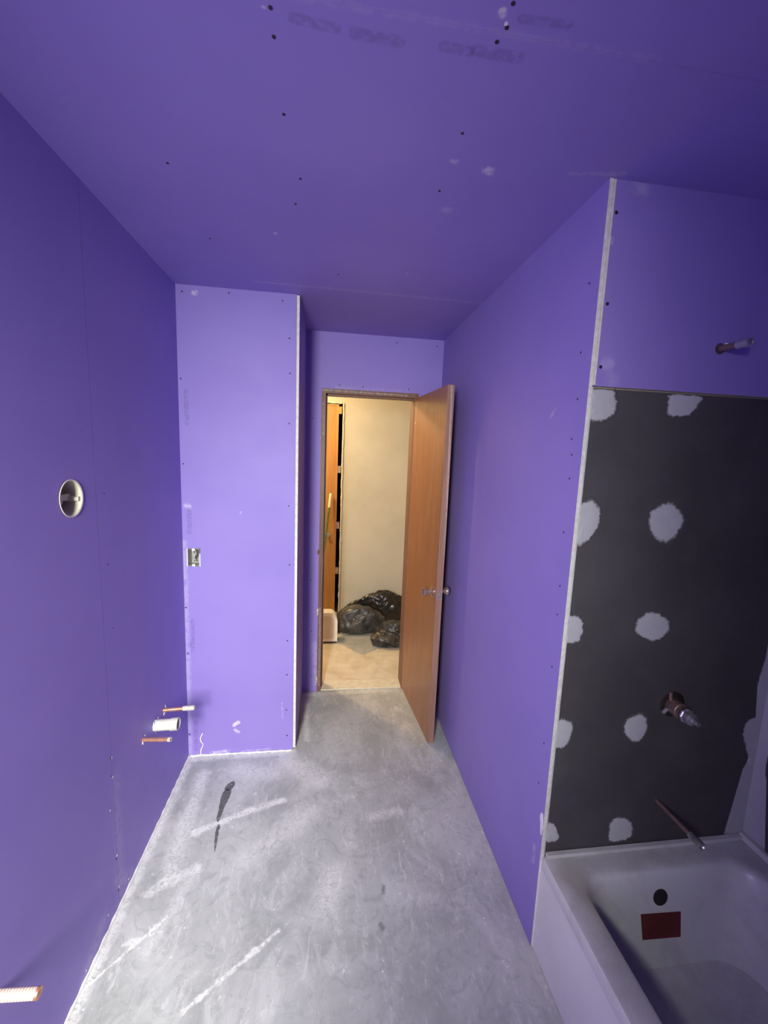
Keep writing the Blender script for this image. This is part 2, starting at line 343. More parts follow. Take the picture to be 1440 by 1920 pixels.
# dusty bead where floor meets the walls
for nm, pts in (('left wall', [(XL+.003, 1.0+.03*i, .002+.001*math.sin(i*2.1)) for i in range(40)]), ('partition', [(XL+.01+.0195*i, YP-.003-.0015*math.sin(i*1.7), .003) for i in range(29)])):
    bm = nb(); tube(bm, pts, [.0045+.0018*math.sin(i*3.3) for i in range(len(pts))], 6); obj('dust_ridge', bm, M_caulk, fl, 50)

# ceiling: three boards with open joints
ce = thing('ceiling', (0, 0, H), 'purple drywall ceiling with screw dots and faint print', 'ceiling', 'structure')
bm = nb(); box(bm, XL-.12, XA+.1, YR-.12, YB+.12, H+.02, H+.08); obj('ceiling_deck', bm, M_core, ce)
cp = []
for y0, y1 in ((YR-.1, .8200), (.8204, 2.0658), (2.0662, YB)):
    bm = nb(); box(bm, XL-.05, XA+.05, y0, y1, H, H+.0127); cp.append(obj('drywall_panel', bm, M_ceil, ce))
for p in [(-.117,.847),(-.118,.898),(.289,.836),(.295,1.055),(-.119,1.076),(.298,1.272),(-.097,1.296),(-.12,1.419),(.02,1.9),(-.45,1.3),(-.45,1.7)]: screw((p[0], p[1], H), (0,0,-1), cp[1])
for p in [(.29,.770),(.296,.809)]: screw((p[0], p[1], H), (0,0,-1), cp[0])
screw((.292,.803,H), (0,0,-1), cp[0], M_fleck, .0035)

# left wall: two boards, a seam, a round opening
wl = thing('wall_left', (XL, 1, 0), 'purple drywall left wall with vertical seam, round box opening and pipes', 'wall', 'structure')
bm = nb(); box(bm, XL-.16, XL-.10, YR-.12, YP+.2, 0, H); obj('wall_core', bm, M_core, wl)
RBY, RBZ, RBR = 1.285, 1.523, .0555
SEAM = 1.4125
for a0, a1, holes in ((YR-.1, SEAM-.0004, [[(RBY + RBR*math.cos(2*math.pi*k/40), RBZ + RBR*math.sin(2*math.pi*k/40)) for k in range(40)]]), (SEAM+.0004, YP+.02, [])):
    bm = nb(); sheet(bm, lambda a, b: Vector((XL, a, b)), (a0, a1, .002, H), holes, (-.0127, 0, 0), 0, 1); lp = obj('drywall_panel', bm, [M_left, M_boxdark], wl)  # board edges coloured dark to stand in for shade in the seam
    if not holes: lpanel2 = lp
    else: lpanel1 = lp
for y, z in ((1.409,.60),(1.4085,.53),(1.409,.20),(1.411,.066)): screw((XL, y, z), (1,0,0), lpanel1)
for y, z in ((1.4155,.596),(1.4155,.522),(1.4155,.206),(1.416,.075)): screw((XL, y, z), (1,0,0), lpanel2, M_fleck, .004)
for y, z in ((1.387,.416),(1.204,.019),(1.34,.05)): screw((XL, y, z), (1,0,0), lpanel1, M_fleck, .003)
screw((XL, 1.485, .027), (1,0,0), lpanel2, M_fleck, .003)
for y, z in ((1.46,1.52),(1.458,1.28),(1.47,1.05)): screw((XL, y, z), (1,0,0), lpanel2, None, .0025)

# partition wall (chase) with exposed board end
wp = thing('wall_partition', (XL, YP, 0), 'lighter purple drywall partition with white exposed board end', 'wall', 'structure')
bm = nb(); box(bm, XL, XP-.02, YP+.09, YB-.001, 0, H); obj('wall_core', bm, M_core, wp)
EX0, EX1, EZ0, EZ1 = -.716, -.651, 1.074, 1.170
bm = nb(); sheet(bm, lambda a, b: Vector((a, YP, b)), (XL, XP-.0125, .004, H), [[(EX0,EZ0),(EX1,EZ0),(EX1,EZ1),(EX0,EZ1)]], (0, .0127, 0), 0, 1); pp = obj('drywall_panel', bm, [M_part, M_gyp], wp)
bm = nb(); fs = box(bm, XP-.0115, XP+.002, YP-.002, YB, .02, H-.004); fs[2].material_index = 1; fs[0].material_index = 1; obj('board_end', bm, [M_back, M_gyp], wp)['label'] = 'white gypsum edge of the return board'
for x, z in [(-.706,2.409),(-.493,2.42),(-.242,2.405),(-.208,2.234),(-.204,2.067),(-.207,1.821),(-.722,2.01),(-.207,1.399),(-.2,1.084),(-.728,.853),(-.725,.599),(-.728,.13),(-.208,.659),(-.21,.46),(-.211,.25),(-.207,.093),(-.722,1.6)]: screw((x, YP, z), (0,-1,0), pp)

# back wall with door opening
wb = thing('wall_back', (0, YB, 0), 'purple drywall back wall around the doorway', 'wall', 'structure')
J = .028
for x0, x1, z0, z1 in ((XP-.02, DX0-J, 0, H), (DX1+J, XR+.1, 0, H), (DX0-J, DX1+J, DZ+J, H)):
    bm = nb(); fs = box(bm, x0, x1, YB, YB+.0127, z0, z1); o = obj('drywall_panel', bm, M_back, wb)
    bm = nb(); box(bm, x0, x1, YB+.013, YB+.105, z0, z1); obj('wall_core', bm, M_core, wb)
    bm = nb(); box(bm, x0 if x0 > -.1 else -1.5, x1 if x1 < XR else 1.5, YB+.1055, YB+.118, z0, z1); obj('hall_panel', bm, M_hwall, wb)
for x, z in [(.055,2.117),(.207,2.113),(.507,2.117),(.416,2.403),(.684,2.40)]: screw((x, YB, z), (0,-1,0), wb)
for x, z in [(-.115,1.9),(-.10,.45),(-.10,.12),(-.11,.82)]: screw((x, YB, z), (0,-1,0), wb, None, .0035)

# right wall ending at the tub corner
wr = thing('wall_right', (XR, YT, 0), 'purple drywall right wall ending at the white tub corner', 'wall', 'structure')
bm = nb(); box(bm, XR+.0135, XR+.09, YT+.014, YB, 0, H); obj('wall_core', bm, M_core, wr)
bm = nb(); fs = box(bm, XR, XR+.0115, YT-.001, YB, .002, H); fs[2].material_index = 1
rp = obj('drywall_panel', bm, [M_right, M_gyp], wr)
bm = nb(); box(bm, XR+.0125, XR+.0190, YT-.0015, YT+.012, ZT+.002, H-.001); obj('board_end', bm, M_gyp, wr)['label'] = 'white gypsum edge of the upper tub board'
for y, z in [(1.186,2.004),(1.179,1.869),(1.189,1.752),(1.18,1.704),(1.179,1.632),(1.182,1.464),(1.173,1.293),(1.172,1.199),(1.172,1.021),(1.174,.747),(1.182,.593),(1.178,2.193)]: screw((XR, y, z), (-1,0,0), rp, None, .0032)
bm = nb()                                   # torn paper flap low on the corner
flat_patch(bm, blob_outline([(1.150,.50),(1.135,.515),(1.132,.47),(1.134,.44),(1.142,.45)], 4, .002, 5), lambda a, b: Vector((XR-.0022, a, b)), (-.002, 0, 0)); obj('torn_flap', bm, M_fleck, wr)

# tub end wall: purple board above, dark backer below, compound dabs
wt = thing('wall_tub', (XR, YT, 0), 'tub end wall of dark backer board with grey compound dabs under purple drywall', 'wall', 'structure')
bm = nb(); box(bm, XR+.095, XA+.1, YT+.016, YT+.1, 0, H); obj('wall_core', bm, M_core, wt)
bm = nb(); fs = box(bm, XR+.0195, XA, YT, YT+.0145, ZT, H); fs[0].material_index = 1; tp = obj('drywall_panel', bm, [M_tubup, M_gyp], wt)
tp['label'] = 'dark purple drywall above the tub backer'
bm = nb(); fs = box(bm, XR+.0125, XA, YT+.003, YT+.0145, .30, ZT-.006); fs[5].material_index = 1; fs[1].material_index = 1; bk = obj('backer_board', bm, [M_backer, M_greyedge], wt)
bk['label'] = 'dark charcoal backer board'
bm = nb(); box(bm, XR+.0118, XR+.0165, YT+.0003, YT+.012, .31, ZT-.004); obj('edge_strip', bm, M_greyedge, wt)
for x, z in [(.759,2.358),(.761,2.124),(.761,1.954)]: screw((x, YT, z), (0,-1,0), tp, None, .005)
def dab(pts, seed, parent, fn, nrm, name='compound_dab'):
    """feathered dab of joint compound: outline ring thin, raised middle"""
    out = blob_outline(pts, 7, .0022, seed); n = len(out); c = sum(out, Vector((0, 0)))/n; nv = Vector(nrm)
    bm = nb(); lay = bm.verts.layers.float.new('feather'); rings = []
    for s, h, fv in ((1.28, .0002, 0.0), (1.02, .0008, .48), (.82, .0016, 1.0), (.4, .0019, 1.0)):
        rg = []
        for p in out:
            q = c + (p - c)*s; v = bm.verts.new(Vector(fn(q.x, q.y)) + nv*h); v[lay] = fv; rg.append(v)
        rings.append(rg)
    for a, b in zip(rings, rings[1:]):
        for i in range(n): bm.faces.new((a[i], a[(i+1)%n], b[(i+1)%n], b[i]))
    bm.faces.new(rings[-1])
    return obj(name, bm, M_mud, parent, 60)
tf = lambda a, b: Vector((min(max(a, XR+.0172), XA), YT+.003, min(b, ZT-.008)))
DABS = [[(.739,1.868),(.75,1.89),(.808,1.89),(.819,1.835),(.785,1.809),(.742,1.816)], [(.994,1.867),(1.0,1.890),(1.068,1.891),(1.096,1.884),(1.067,1.842),(1.041,1.833),(.998,1.835)],
    [(.74,1.548),(.783,1.564),(.808,1.529),(.799,1.475),(.756,1.438),(.742,1.46)], [(.98,1.521),(.997,1.549),(1.037,1.565),(1.062,1.555),(1.09,1.518),(1.07,1.467),(1.035,1.454),(1.001,1.469)],
    [(.737,1.193),(.768,1.205),(.791,1.187),(.792,1.149),(.78,1.126),(.736,1.132)], [(.983,1.166),(.993,1.198),(1.032,1.215),(1.087,1.188),(1.089,1.151),(1.051,1.125),(1.001,1.141)],
    [(.738,.843),(.766,.856),(.798,.83),(.782,.774),(.764,.762),(.737,.777)], [(.988,.81),(.997,.848),(1.044,.859),(1.063,.815),(1.051,.777),(1.016,.774)],
    [(.743,.474),(.767,.478),(.788,.439),(.787,.419),(.749,.417)], [(.979,.431),(.986,.472),(1.026,.475),(1.06,.445),(1.055,.403),(1.016,.392),(.985,.40)]]
for i, d in enumerate(DABS): dab(d, 20+i, wt, tf, (0,-1,0))
dab([(1.50,1.30),(1.478,1.18),(1.484,1.06),(1.468,.943),(1.488,.84),(1.452,.815),(1.447,.764),(1.482,.68),(1.48,.597),(1.472,.513),(1.46,.449),(1.44,.385),(1.53,.37),(1.535,.8),(1.53,1.2)], 41, wt, tf, (0,-1,0), 'corner_compound')

# alcove side wall, unseen wing wall added at the tub's near end for shade, rear wall with the window
wa = thing('wall_alcove', (XA, 0, 0), 'dark backer side wall along the tub at the right frame edge', 'wall', 'structure')
bm = nb(); box(bm, XA+.014, XA+.1, YW-.1, YT+.1, 0, H); obj('wall_core', bm, M_core, wa)
bm = nb(); box(bm, XA, XA+.013, YW, YT+.003, .30, ZT); obj('backer_board', bm, M_backer, wa)
bm = nb(); box(bm, XA, XA+.013, YW, YT+.003, ZT, H); obj('drywall_panel', bm, M_rest, wa)
dab([(1.13,1.30),(1.09,1.15),(1.10,1.0),(1.085,.85),(1.10,.7),(1.085,.55),(1.07,.42),(1.06,.375),(1.16,.365),(1.165,.8),(1.16,1.2)], 44, wa, lambda a, b: Vector((XA, min(a, YT+.002), b)), (-1,0,0), 'corner_compound')
WGX = -.19
ww = thing('wall_shade_wing', (WGX, YW, 0), 'unseen dark backer wing wall added to shade the tub alcove', 'wall', 'structure')
bm = nb(); box(bm, XR, XA+.1, YW-.1, YW, 0, H); obj('backer_board', bm, M_backer, ww)
bm = nb(); box(bm, WGX, XR, YW-.1, YW, 0, H); obj('drywall_panel', bm, M_rest, ww)  # unseen, carried past the tub to block light toward the alcove
bm = nb(); box(bm, -.37, WGX, YW-.1, YW, 0, 1.52); obj('half_height_blocker', bm, M_rest, ww)  # low blocker added out of view to shade the right of the floor
wre = thing('wall_rear', (0, YR, 0), 'purple rear wall behind the camera with a window', 'wall', 'structure')
for x0, x1, z0, z1 in ((XL-.1, WX0, 0, H), (WX1, XA+.1, 0, H), (WX0, WX1, 0, WZ0), (WX0, WX1, WZ1, H)):
    bm = nb(); box(bm, x0, x1, YR-.1, YR, z0, z1); obj('drywall_panel', bm, M_rest, wre)
bm = nb(); box(bm, XA, XA+.1, YR-.1, YW-.1, 0, H); obj('side_panel', bm, M_rest, wre)
wn = thing('window_1', ((WX0+WX1)/2, YR-.06, WZ0), 'white framed window in the rear wall behind the camera', 'window', 'structure')
for x0, x1, z0, z1 in ((WX0, WX0+.03, WZ0, WZ1), (WX1-.03, WX1, WZ0, WZ1), (WX0+.03, WX1-.03, WZ0, WZ0+.03), (WX0+.03, WX1-.03, WZ1-.03, WZ1)):
    bm = nb(); box(bm, x0, x1, YR-.08, YR-.03, z0, z1); obj('window_frame', bm, M_frame, wn)

bm = nb(); box(bm, WX0+.03, WX1-.03, YR-.058, YR-.053, WZ0+.03, WZ1-.03); obj('pane', bm, M_glass, wn)

# door frame in the back wall
df = thing('trim_1', (DX0, YB, 0), 'plaster-spattered brown wooden door jamb and head around the doorway', 'door frame', 'structure')
bm = nb(); box(bm, DX0-J, DX0, YB-.006, YB+.12, 0, DZ+J); obj('jamb', bm, M_jamb, df, bevel=.002)
bm = nb(); box(bm, DX1, DX1+J, YB-.006, YB+.12, 0, DZ+J); obj('jamb', bm, M_jamb, df, bevel=.002)
bm = nb(); box(bm, DX0, DX1, YB-.006, YB+.12, DZ, DZ+J); obj('head', bm, M_jamb, df, bevel=.002)
bm = nb(); box(bm, DX0, DX0+.01, YB+.045, YB+.085, 0, DZ); obj('door_stop', bm, M_jamb, df)
bm = nb(); box(bm, DX0, DX1, YB+.045, YB+.085, DZ-.01, DZ); obj('door_stop', bm, M_jamb, df)
bm = nb(); box(bm, DX0-.0005, DX0+.0015, YB+.004, YB+.04, .89, .97); obj('strike_plate', bm, M_brass, df)
for z, s in ((1.015,.014),(.60,.012),(.575,.009),(.098,.012),(.075,.010),(1.78,.006)):
    bm = nb(); bmesh.ops.create_icosphere(bm, subdivisions=2, radius=1)
    for v in bm.verts:
        k = 1 + .45*noise.noise(v.co*1.7 + Vector((z*9, 0, 0))); v.co = Vector((DX0-J-.002 + v.co.x*s*.6*k, YB-.005 + v.co.y*.006*k, z + v.co.z*s*1.4*k))
    obj('plaster_lump', bm, M_splash if s < .013 else M_jamb, df, 60)
bm = nb(); box(bm, DX0-.01, DX1+.01, YB+.0, YB+.118, 0, .008); bmesh.ops.translate(bm, verts=bm.verts, vec=(0, .002, 0))
th = obj('trim_2', bm, M_thresh, None, bevel=.003, origin=(DX0, YB, 0)); tag(th, 'cream threshold strip on the floor of the doorway', 'threshold', 'structure')

# open brown door, hinged right, swung into the room
HX, HY, FX, FY = .551, 2.752, .605, 2.156
dr = thing('door_1', (HX, HY, 0), 'glossy brown flush door standing open against the right wall', 'door', 'structure')
dd = Vector((FX-HX, FY-HY, 0)); DW = dd.length; dd.normalize(); nn = Vector((-dd.y, dd.x, 0))      # nn points to +x, thickness
def dpt(s, t, z): return Vector((HX, HY, z)) + dd*s + nn*t
def dbox(bm, s0, s1, t0, t1, z0, z1):
    fs = box(bm, s0, s1, t0, t1, z0, z1)
    for v in {v for f in fs for v in f.verts}: v.co = dpt(v.co.x, v.co.y, v.co.z)
    return fs
bm = nb(); fs = dbox(bm, 0, DW, 0, .037, .012, 2.058)
for i in (0, 1, 3, 5): fs[i].material_index = 1
obj('slab', bm, [M_door, M_doorend], dr, bevel=.0012)
KS, KZ = DW-.06, .918
for sgn, t0 in ((-1, 0), (1, .037)):
    bm = nb(); lathe(bm, dpt(KS, t0, KZ), nn*sgn, [(0,.030),(.004,.030),(.008,.024),(.010,.012),(.030,.011),(.036,.020),(.046,.026),(.056,.024),(.062,.014),(.063,0)], 24); obj('door_knob', bm, M_knob, dr, 45)
bm = nb(); dbox(bm, DW-.0005, DW+.0012, .006, .031, KZ-.03, KZ+.03); o = obj('latch_plate', bm, M_brass, dr); 
bm = nb(); dbox(bm, DW, DW+.009, .012, .025, KZ-.008, KZ+.008); obj('latch_bolt', bm, M_chrome, dr)
for z in (.25, 1.05, 1.82):
    bm = nb(); tube(bm, [dpt(-.004, .042, z-.045), dpt(-.004, .042, z+.045)], .006, 10); obj('hinge', bm, M_brass, dr, 40)

# ================================================================== HALLWAY beyond the door
hf = None
bm = nb(); box(bm, -1.5, 1.5, YB+.121, YH+.4, -.06, .0); hf = obj('floor_hallway', bm, M_hfloor); tag(hf, 'beige vinyl hallway floor beyond the doorway', 'floor', 'structure')
bm = nb(); box(bm, -1.5, 1.5, YB+.06, YH+.4, H, H+.06); o = obj('ceiling_hallway', bm, M_hwall); tag(o, 'cream ceiling of the hallway', 'ceiling', 'structure')
wf = thing('wall_hallway', (.13, YH, 0), 'warm lit cream wall at the back of the hallway', 'wall', 'structure')
CX = .122
bm = nb(); box(bm, CX, 1.5, YH, YH+.1, 0, H); obj('plaster_wall', bm, M_hwall, wf)
bm = nb(); box(bm, -1.5, CX, YH, YH+.1, 2.172, H); obj('plaster_wall', bm, M_hwall, wf)
bm = nb(); box(bm, -1.5, -.56, YH, YH+.1, 0, 2.172); obj('plaster_wall', bm, M_hwall, wf)
bm = nb(); pts = []                            # ragged plaster edge beside the closet
rnd = random.Random(3)
for i in range(61): pts.append((CX + .006 + rnd.uniform(-.003, .003), YH - .002, 2.172*i/60))
tube(bm, pts, [.009 + rnd.uniform(-.0025, .003) for _ in pts], 6); obj('chipped_edge', bm, M_hplaster, wf)
bm = nb(); pts = [(-.56 + .0225*i, YH-.002, 2.174 + rnd.uniform(-.003, .003)) for i in range(31)]
tube(bm, pts, [.007 + rnd.uniform(-.002, .002) for _ in pts], 6); obj('chipped_edge', bm, M_hplaster, wf)
for nm, x0, x1 in (('wall_hallway_left', -1.56, -1.5), ('wall_hallway_right', 1.5, 1.56)):
    bm = nb(); box(bm, x0, x1, YB+.06, YH+.4, 0, H); o = obj(nm, bm, M_hwall); tag(o, 'cream %s end wall of the hallway' % ('left' if x0 < 0 else 'right'), 'wall', 'structure')
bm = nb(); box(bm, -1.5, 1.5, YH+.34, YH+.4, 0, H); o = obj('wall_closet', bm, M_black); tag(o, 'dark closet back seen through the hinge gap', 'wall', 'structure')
cl = thing('door_2', (-.2, YH, 0), 'golden brown closet door with hinges on its right edge', 'door', 'structure')
bm = nb(); box(bm, -.55, .062, YH+.012, YH+.035, .02, 2.148); obj('panel', bm, M_closet, cl)
bm = nb(); box(bm, .062, .082, YH+.002, YH+.04, .01, 2.160); obj('stile', bm, M_closet2, cl, bevel=.002)
bm = nb(); box(bm, -.55, .062, YH+.002, YH+.04, 2.148, 2.160); obj('rail', bm, M_closet2, cl, bevel=.002)
for z in (2.105, 1.52, .947, .466):
    bm = nb(); box(bm, .083, .112, YH+.004, YH+.02, z-.035, z+.035); obj('hinge', bm, M_brass if z < 2 else M_closet2, cl, bevel=.003)
bm = nb(); lathe(bm, (.0, YH+.012, .845), (0,-1,0), [(0,.02),(.004,.02),(.006,.012),(.02,.010),(.026,.017),(.034,.016),(.038,0)], 20); obj('door_knob', bm, M_chrome, cl, 45)
# ceiling lamp of the hallway
LX, LY = -.62, 3.55
hl = thing('ceiling_lamp', (LX, LY, H), 'small warm dome ceiling lamp in the hallway left of the doorway', 'lamp')
bm = nb(); lathe(bm, (LX, LY, H), (0,0,-1), [(0,.09),(.012,.09),(.014,.075),(.016,0)], 24); obj('lamp_base', bm, M_brass, hl, 40)
bm = nb(); lathe(bm, (LX, LY, H), (0,0,-1), [(.017,.07),(.04,.065),(.055,.045),(.062,0)], 24); obj('lamp_shade', bm, M_glow, hl, 60)
ld = bpy.data.lights.new('hall_bulb', 'POINT'); ld.energy = 72; ld.color = (1.0, .74, .40); ld.shadow_soft_size = .05
lo = bpy.data.objects.new('hall_bulb', ld); C.objects.link(lo); lo.location = (LX, LY, H-.12)

# ================================================================== THINGS
# bathtub
def rrect(x0, x1, y0, y1, r, z, k=8):
    out = []
    for cx, cy, a0 in ((x1-r, y1-r, 0), (x0+r, y1-r, 90), (x0+r, y0+r, 180), (x1-r, y0+r, 270)):
        for i in range(k+1):
            a = R(a0 + 90*i/k); out.append(Vector((cx + r*math.cos(a), cy + r*math.sin(a), z)))
    return out
tb = thing('bathtub', (XR+.38, .46, 0), 'dusty white bathtub built in below the dark backer wall', 'bathtub')
TX0, TX1, TY0, TY1, TZ = XR+.004, XA-.002, YW+.004, YT+.001, .366
bm = nb(); rings = []
for args in ((TX0,TX1,TY0,TY1,.012,TZ-.045), (TX0,TX1,TY0,TY1,.012,TZ-.012), (TX0+.004,TX1-.003,TY0+.003,TY1-.003,.014,TZ-.003), (TX0+.012,TX1-.008,TY0+.008,TY1-.008,.016,TZ), (TX0+.072,TX1-.066,TY0+.12,TY1-.070,.075,TZ-.002), (TX0+.082,TX1-.076,TY0+.13,TY1-.080,.08,TZ-.006),
             (TX0+.090,TX1-.084,TY0+.145,TY1-.090,.085,TZ-.022), (TX0+.096,TX1-.092,TY0+.18,TY1-.100,.09,TZ-.07), (TX0+.115,TX1-.115,TY0+.26,TY1-.130,.10,.14), (TX0+.135,TX1-.135,TY0+.33,TY1-.155,.10,.085), (TX0+.18,TX1-.18,TY0+.40,TY1-.20,.08,.066)):
    rings.append([bm.verts.new(v) for v in rrect(*args)])
for a, b in zip(rings, rings[1:]):
    n = len(a)
    for i in range(n): bm.faces.new((a[i], a[(i+1)%n], b[(i+1)%n], b[i]))
bm.faces.new(rings[-1]); obj('tub_shell', bm, M_tub, tb, 40)
bm = nb(); box(bm, TX0+.002, TX0+.02, TY0, TY1-.002, .003, TZ-.03); obj('apron', bm, M_apron, tb, bevel=.003)
bm = nb(); box(bm, TX0+.015, TX1-.01, TY1-.016, TY1-.002, TZ-.004, TZ+.012); obj('tile_flange', bm, M_tub, tb, bevel=.004)
bm = nb(); box(bm, TX1-.016, TX1-.002, TY0+.02, TY1-.004, TZ-.004, TZ+.022); obj('tile_flange', bm, M_tub, tb, bevel=.005)
# end slope of the basin: y = TY1-.100 at z=.296 to TY1-.130 at z=.14
ey = lambda z: TY1 - .100 - (.296 - z)*(.030/.156) - .0012
bm = nb(); nrm = Vector((0, -1, -.19)).normalized() * -1
lathe(bm, (1.102, ey(.283), .283), (0, -1, .19), [(0,.026),(.0012,.026),(.0016,.022),(.0008,.0)], 24); obj('overflow_hole', bm, M_hole, tb, 40)['label'] = 'dark round overflow opening'
bm = nb(); q = [bm.verts.new(p) for p in ((1.03, ey(.238)-.001, .238), (1.175, ey(.232)-.001, .232), (1.172, ey(.155)-.001, .155), (1.035, ey(.160)-.001, .160))]
bm.faces.new(q); ret = bmesh.ops.extrude_face_region(bm, geom=list(bm.faces)); bmesh.ops.translate(bm, verts=[v for v in ret['geom'] if isinstance(v, bmesh.types.BMVert)], vec=(0, .0009, 0))
obj('sticker', bm, M_red, tb)['label'] = 'dark red rectangular sticker'

# round junction box in the left wall
rb = thing('round_junction_box', (XL, RBY, RBZ), 'round cream electrical box let into the left wall', 'electrical box')
bm = nb(); lathe(bm, (XL+.001, RBY, RBZ), (-1,0,0), [(0,.0555),(-.0015,.0545),(0,.0505),(.05,.0475),(.052,0),(.054,0),(.054,.050),(.004,.0535)], 36); obj('cup', bm, M_box, rb, 50)
bm = nb(); box(bm, XL-.034, XL-.028, RBY-.046, RBY+.046, RBZ-.009, RBZ+.009); obj('strap', bm, M_box, rb, bevel=.002)
bm = nb(); box(bm, XL-.05, XL-.046, RBY-.035, RBY+.002, RBZ+.006, RBZ+.034); obj('knockout', bm, M_boxdark, rb)
bm = nb(); box(bm, XL-.05, XL-.046, RBY-.030, RBY-.002, RBZ-.034, RBZ-.004); obj('knockout', bm, M_boxdark, rb)
for s in (1, -1):
    bm = nb(); tube(bm, [(XL-.002, RBY+.043*s, RBZ-.006), (XL-.045, RBY+.041*s, RBZ-.006)], .0075, 10); obj('screw_boss', bm, M_box, rb, 40)
bm = nb(); tube(bm, [(XL-.049, RBY+.01, RBZ+.03), (XL-.035, RBY-.008, RBZ+.018), (XL-.022, RBY-.02, RBZ-.002), (XL-.03, RBY-.012, RBZ-.022), (XL-.048, RBY, RBZ-.03)], .004, 8); obj('wire', bm, M_wire, rb, 60)

# outlet box in the partition
eb = thing('outlet_box', ((EX0+EX1)/2, YP, EZ0), 'open rectangular metal outlet box in the lighter purple partition', 'electrical box')
bm = nb()
for a in ((EX0+.003, EX0+.0055, YP-.001, YP+.06, EZ0+.003, EZ1-.003), (EX1-.0055, EX1-.003, YP-.001, YP+.06, EZ0+.003, EZ1-.003), (EX0+.0055, EX1-.0055, YP+.002, YP+.06, EZ0+.003, EZ0+.0055), (EX0+.0055, EX1-.0055, YP+.002, YP+.06, EZ1-.0055, EZ1-.003), (EX0+.0055, EX1-.0055, YP+.058, YP+.06, EZ0+.0055, EZ1-.0055)): box(bm, *a)
obj('box_body', bm, M_tin, eb)
bm = nb(); box(bm, EX0-.0005, EX0+.0035, YP-.0015, YP+.004, EZ0, EZ1); obj('box_lip', bm, M_fleck, eb)
bm = nb(); box(bm, EX1-.0035, EX1+.0005, YP-.0015, YP+.004, EZ0, EZ1-.028); obj('box_lip', bm, M_fleck, eb)
xm = (EX0+EX1)/2
for z0, z1 in ((EZ0+.001, EZ0+.013), (EZ1-.013, EZ1-.001)):
    bm = nb(); box(bm, xm-.007, xm+.007, YP-.002, YP+.001, z0, z1); obj('screw_tab', bm, M_fleck, eb, bevel=.001)
for k, pts in enumerate(([(EX0+.012,YP+.05,EZ1-.012),(xm-.006,YP+.02,EZ1-.04),(xm,YP+.016,EZ0+.035),(xm+.002,YP+.03,EZ0+.02)], [(EX1-.012,YP+.05,EZ1-.02),(xm+.010,YP+.02,EZ1-.042),(xm+.003,YP+.014,EZ0+.045),(xm-.004,YP+.03,EZ0+.02)], [(xm+.004,YP+.05,EZ1-.01),(xm+.004,YP+.012,EZ1-.03),(xm+.002,YP+.012,EZ0+.05)])):
    bm = nb(); tube(bm, pts, .0025, 8); obj('wire', bm, M_wire if k != 1 else M_boxdark, eb, 60)
bm = nb(); box(bm, EX1-.022, EX1-.004, YP+.004, YP+.008, EZ1-.024, EZ1-.004); obj('corner_notch', bm, M_boxdark, eb)

# pipe stubs on the left wall
def ragged_ring(parent, x, y, z, r, seed, n=9):
    rnd = random.Random(seed)
    for k in range(n):
        if rnd.random() < .4: continue
        a = 2*math.pi*k/n; s = rnd.uniform(.003, .006)
        bm = nb(); bmesh.ops.create_icosphere(bm, subdivisions=1, radius=1)
        for v in bm.verts: v.co = Vector((x + .002 + abs(v.co.x)*s*.8*rnd.uniform(.5, 1.2), y + math.cos(a)*r + v.co.y*s, z + math.sin(a)*r + v.co.z*s*1.3))
        obj('plaster_crumb', bm, M_fleck, parent, 80)
s1 = thing('copper_stub_pipe', (XL, 1.865, .478), 'capped copper pipe stub nearest the partition corner, above the white drain', 'pipe')
bm = nb(); tube(bm, [(XL-.01,1.865,.478),(XL+.09,1.868,.481)], .0085, 16); obj('pipe', bm, M_copper, s1, 40)
bm = nb(); lathe(bm, (XL+.083,1.868,.481), (1,.03,.02), [(0,.0085),(.001,.0105),(.02,.0112),(.05,.011),(.053,.007),(.054,0)], 16); obj('pipe_cap', bm, M_splash, s1, 40)
ragged_ring(s1, XL, 1.865, .478, .017, 2)
s2 = thing('drain_pipe', (XL, 1.768, .470), 'short white plastic drain pipe stub between the two copper stubs', 'pipe')
bm = nb(); lathe(bm, (XL-.01,1.768,.470), (1,.01,.02), [(0,.024),(.075,.024),(.077,.0265),(.108,.0265),(.108,.0235),(.085,.0235),(.085,0)], 28); obj('pipe', bm, M_pvc, s2, 40)
ragged_ring(s2, XL, 1.768, .470, .031, 5, 11)
s3 = thing('copper_stub_pipe', (XL, 1.655, .487), 'bare copper pipe stub just below the white drain', 'pipe')
bm = nb(); tube(bm, [(XL-.01,1.655,.487),(XL+.118,1.625,.503)], .0085, 16); obj('pipe', bm, M_copper, s3, 40)
bm = nb(); lathe(bm, (XL+.108,1.6275,.5017), (1,-.25,.12), [(0,.0087),(.0105,.0087),(.0105,.006),(.004,0)], 16); obj('pipe_mouth', bm, M_splash, s3, 40)
ragged_ring(s3, XL, 1.655, .487, .015, 8)
s4 = thing('supply_stub_pipe', (XL, .894, .408), 'pale banded copper stub at the lower left edge of the photo', 'pipe')
bm = nb(); tube(bm, [(XL-.01,.894,.408),(XL+.083,.893,.402)], .0118, 20); obj('pipe', bm, M_near, s4, 40)
bm = nb(); lathe(bm, (XL+.080,.893,.402), (1,0,-.06), [(0,.0121),(.006,.0121),(.006,.009),(.002,0)], 20); obj('pipe_mouth', bm, M_copper, s4, 40)

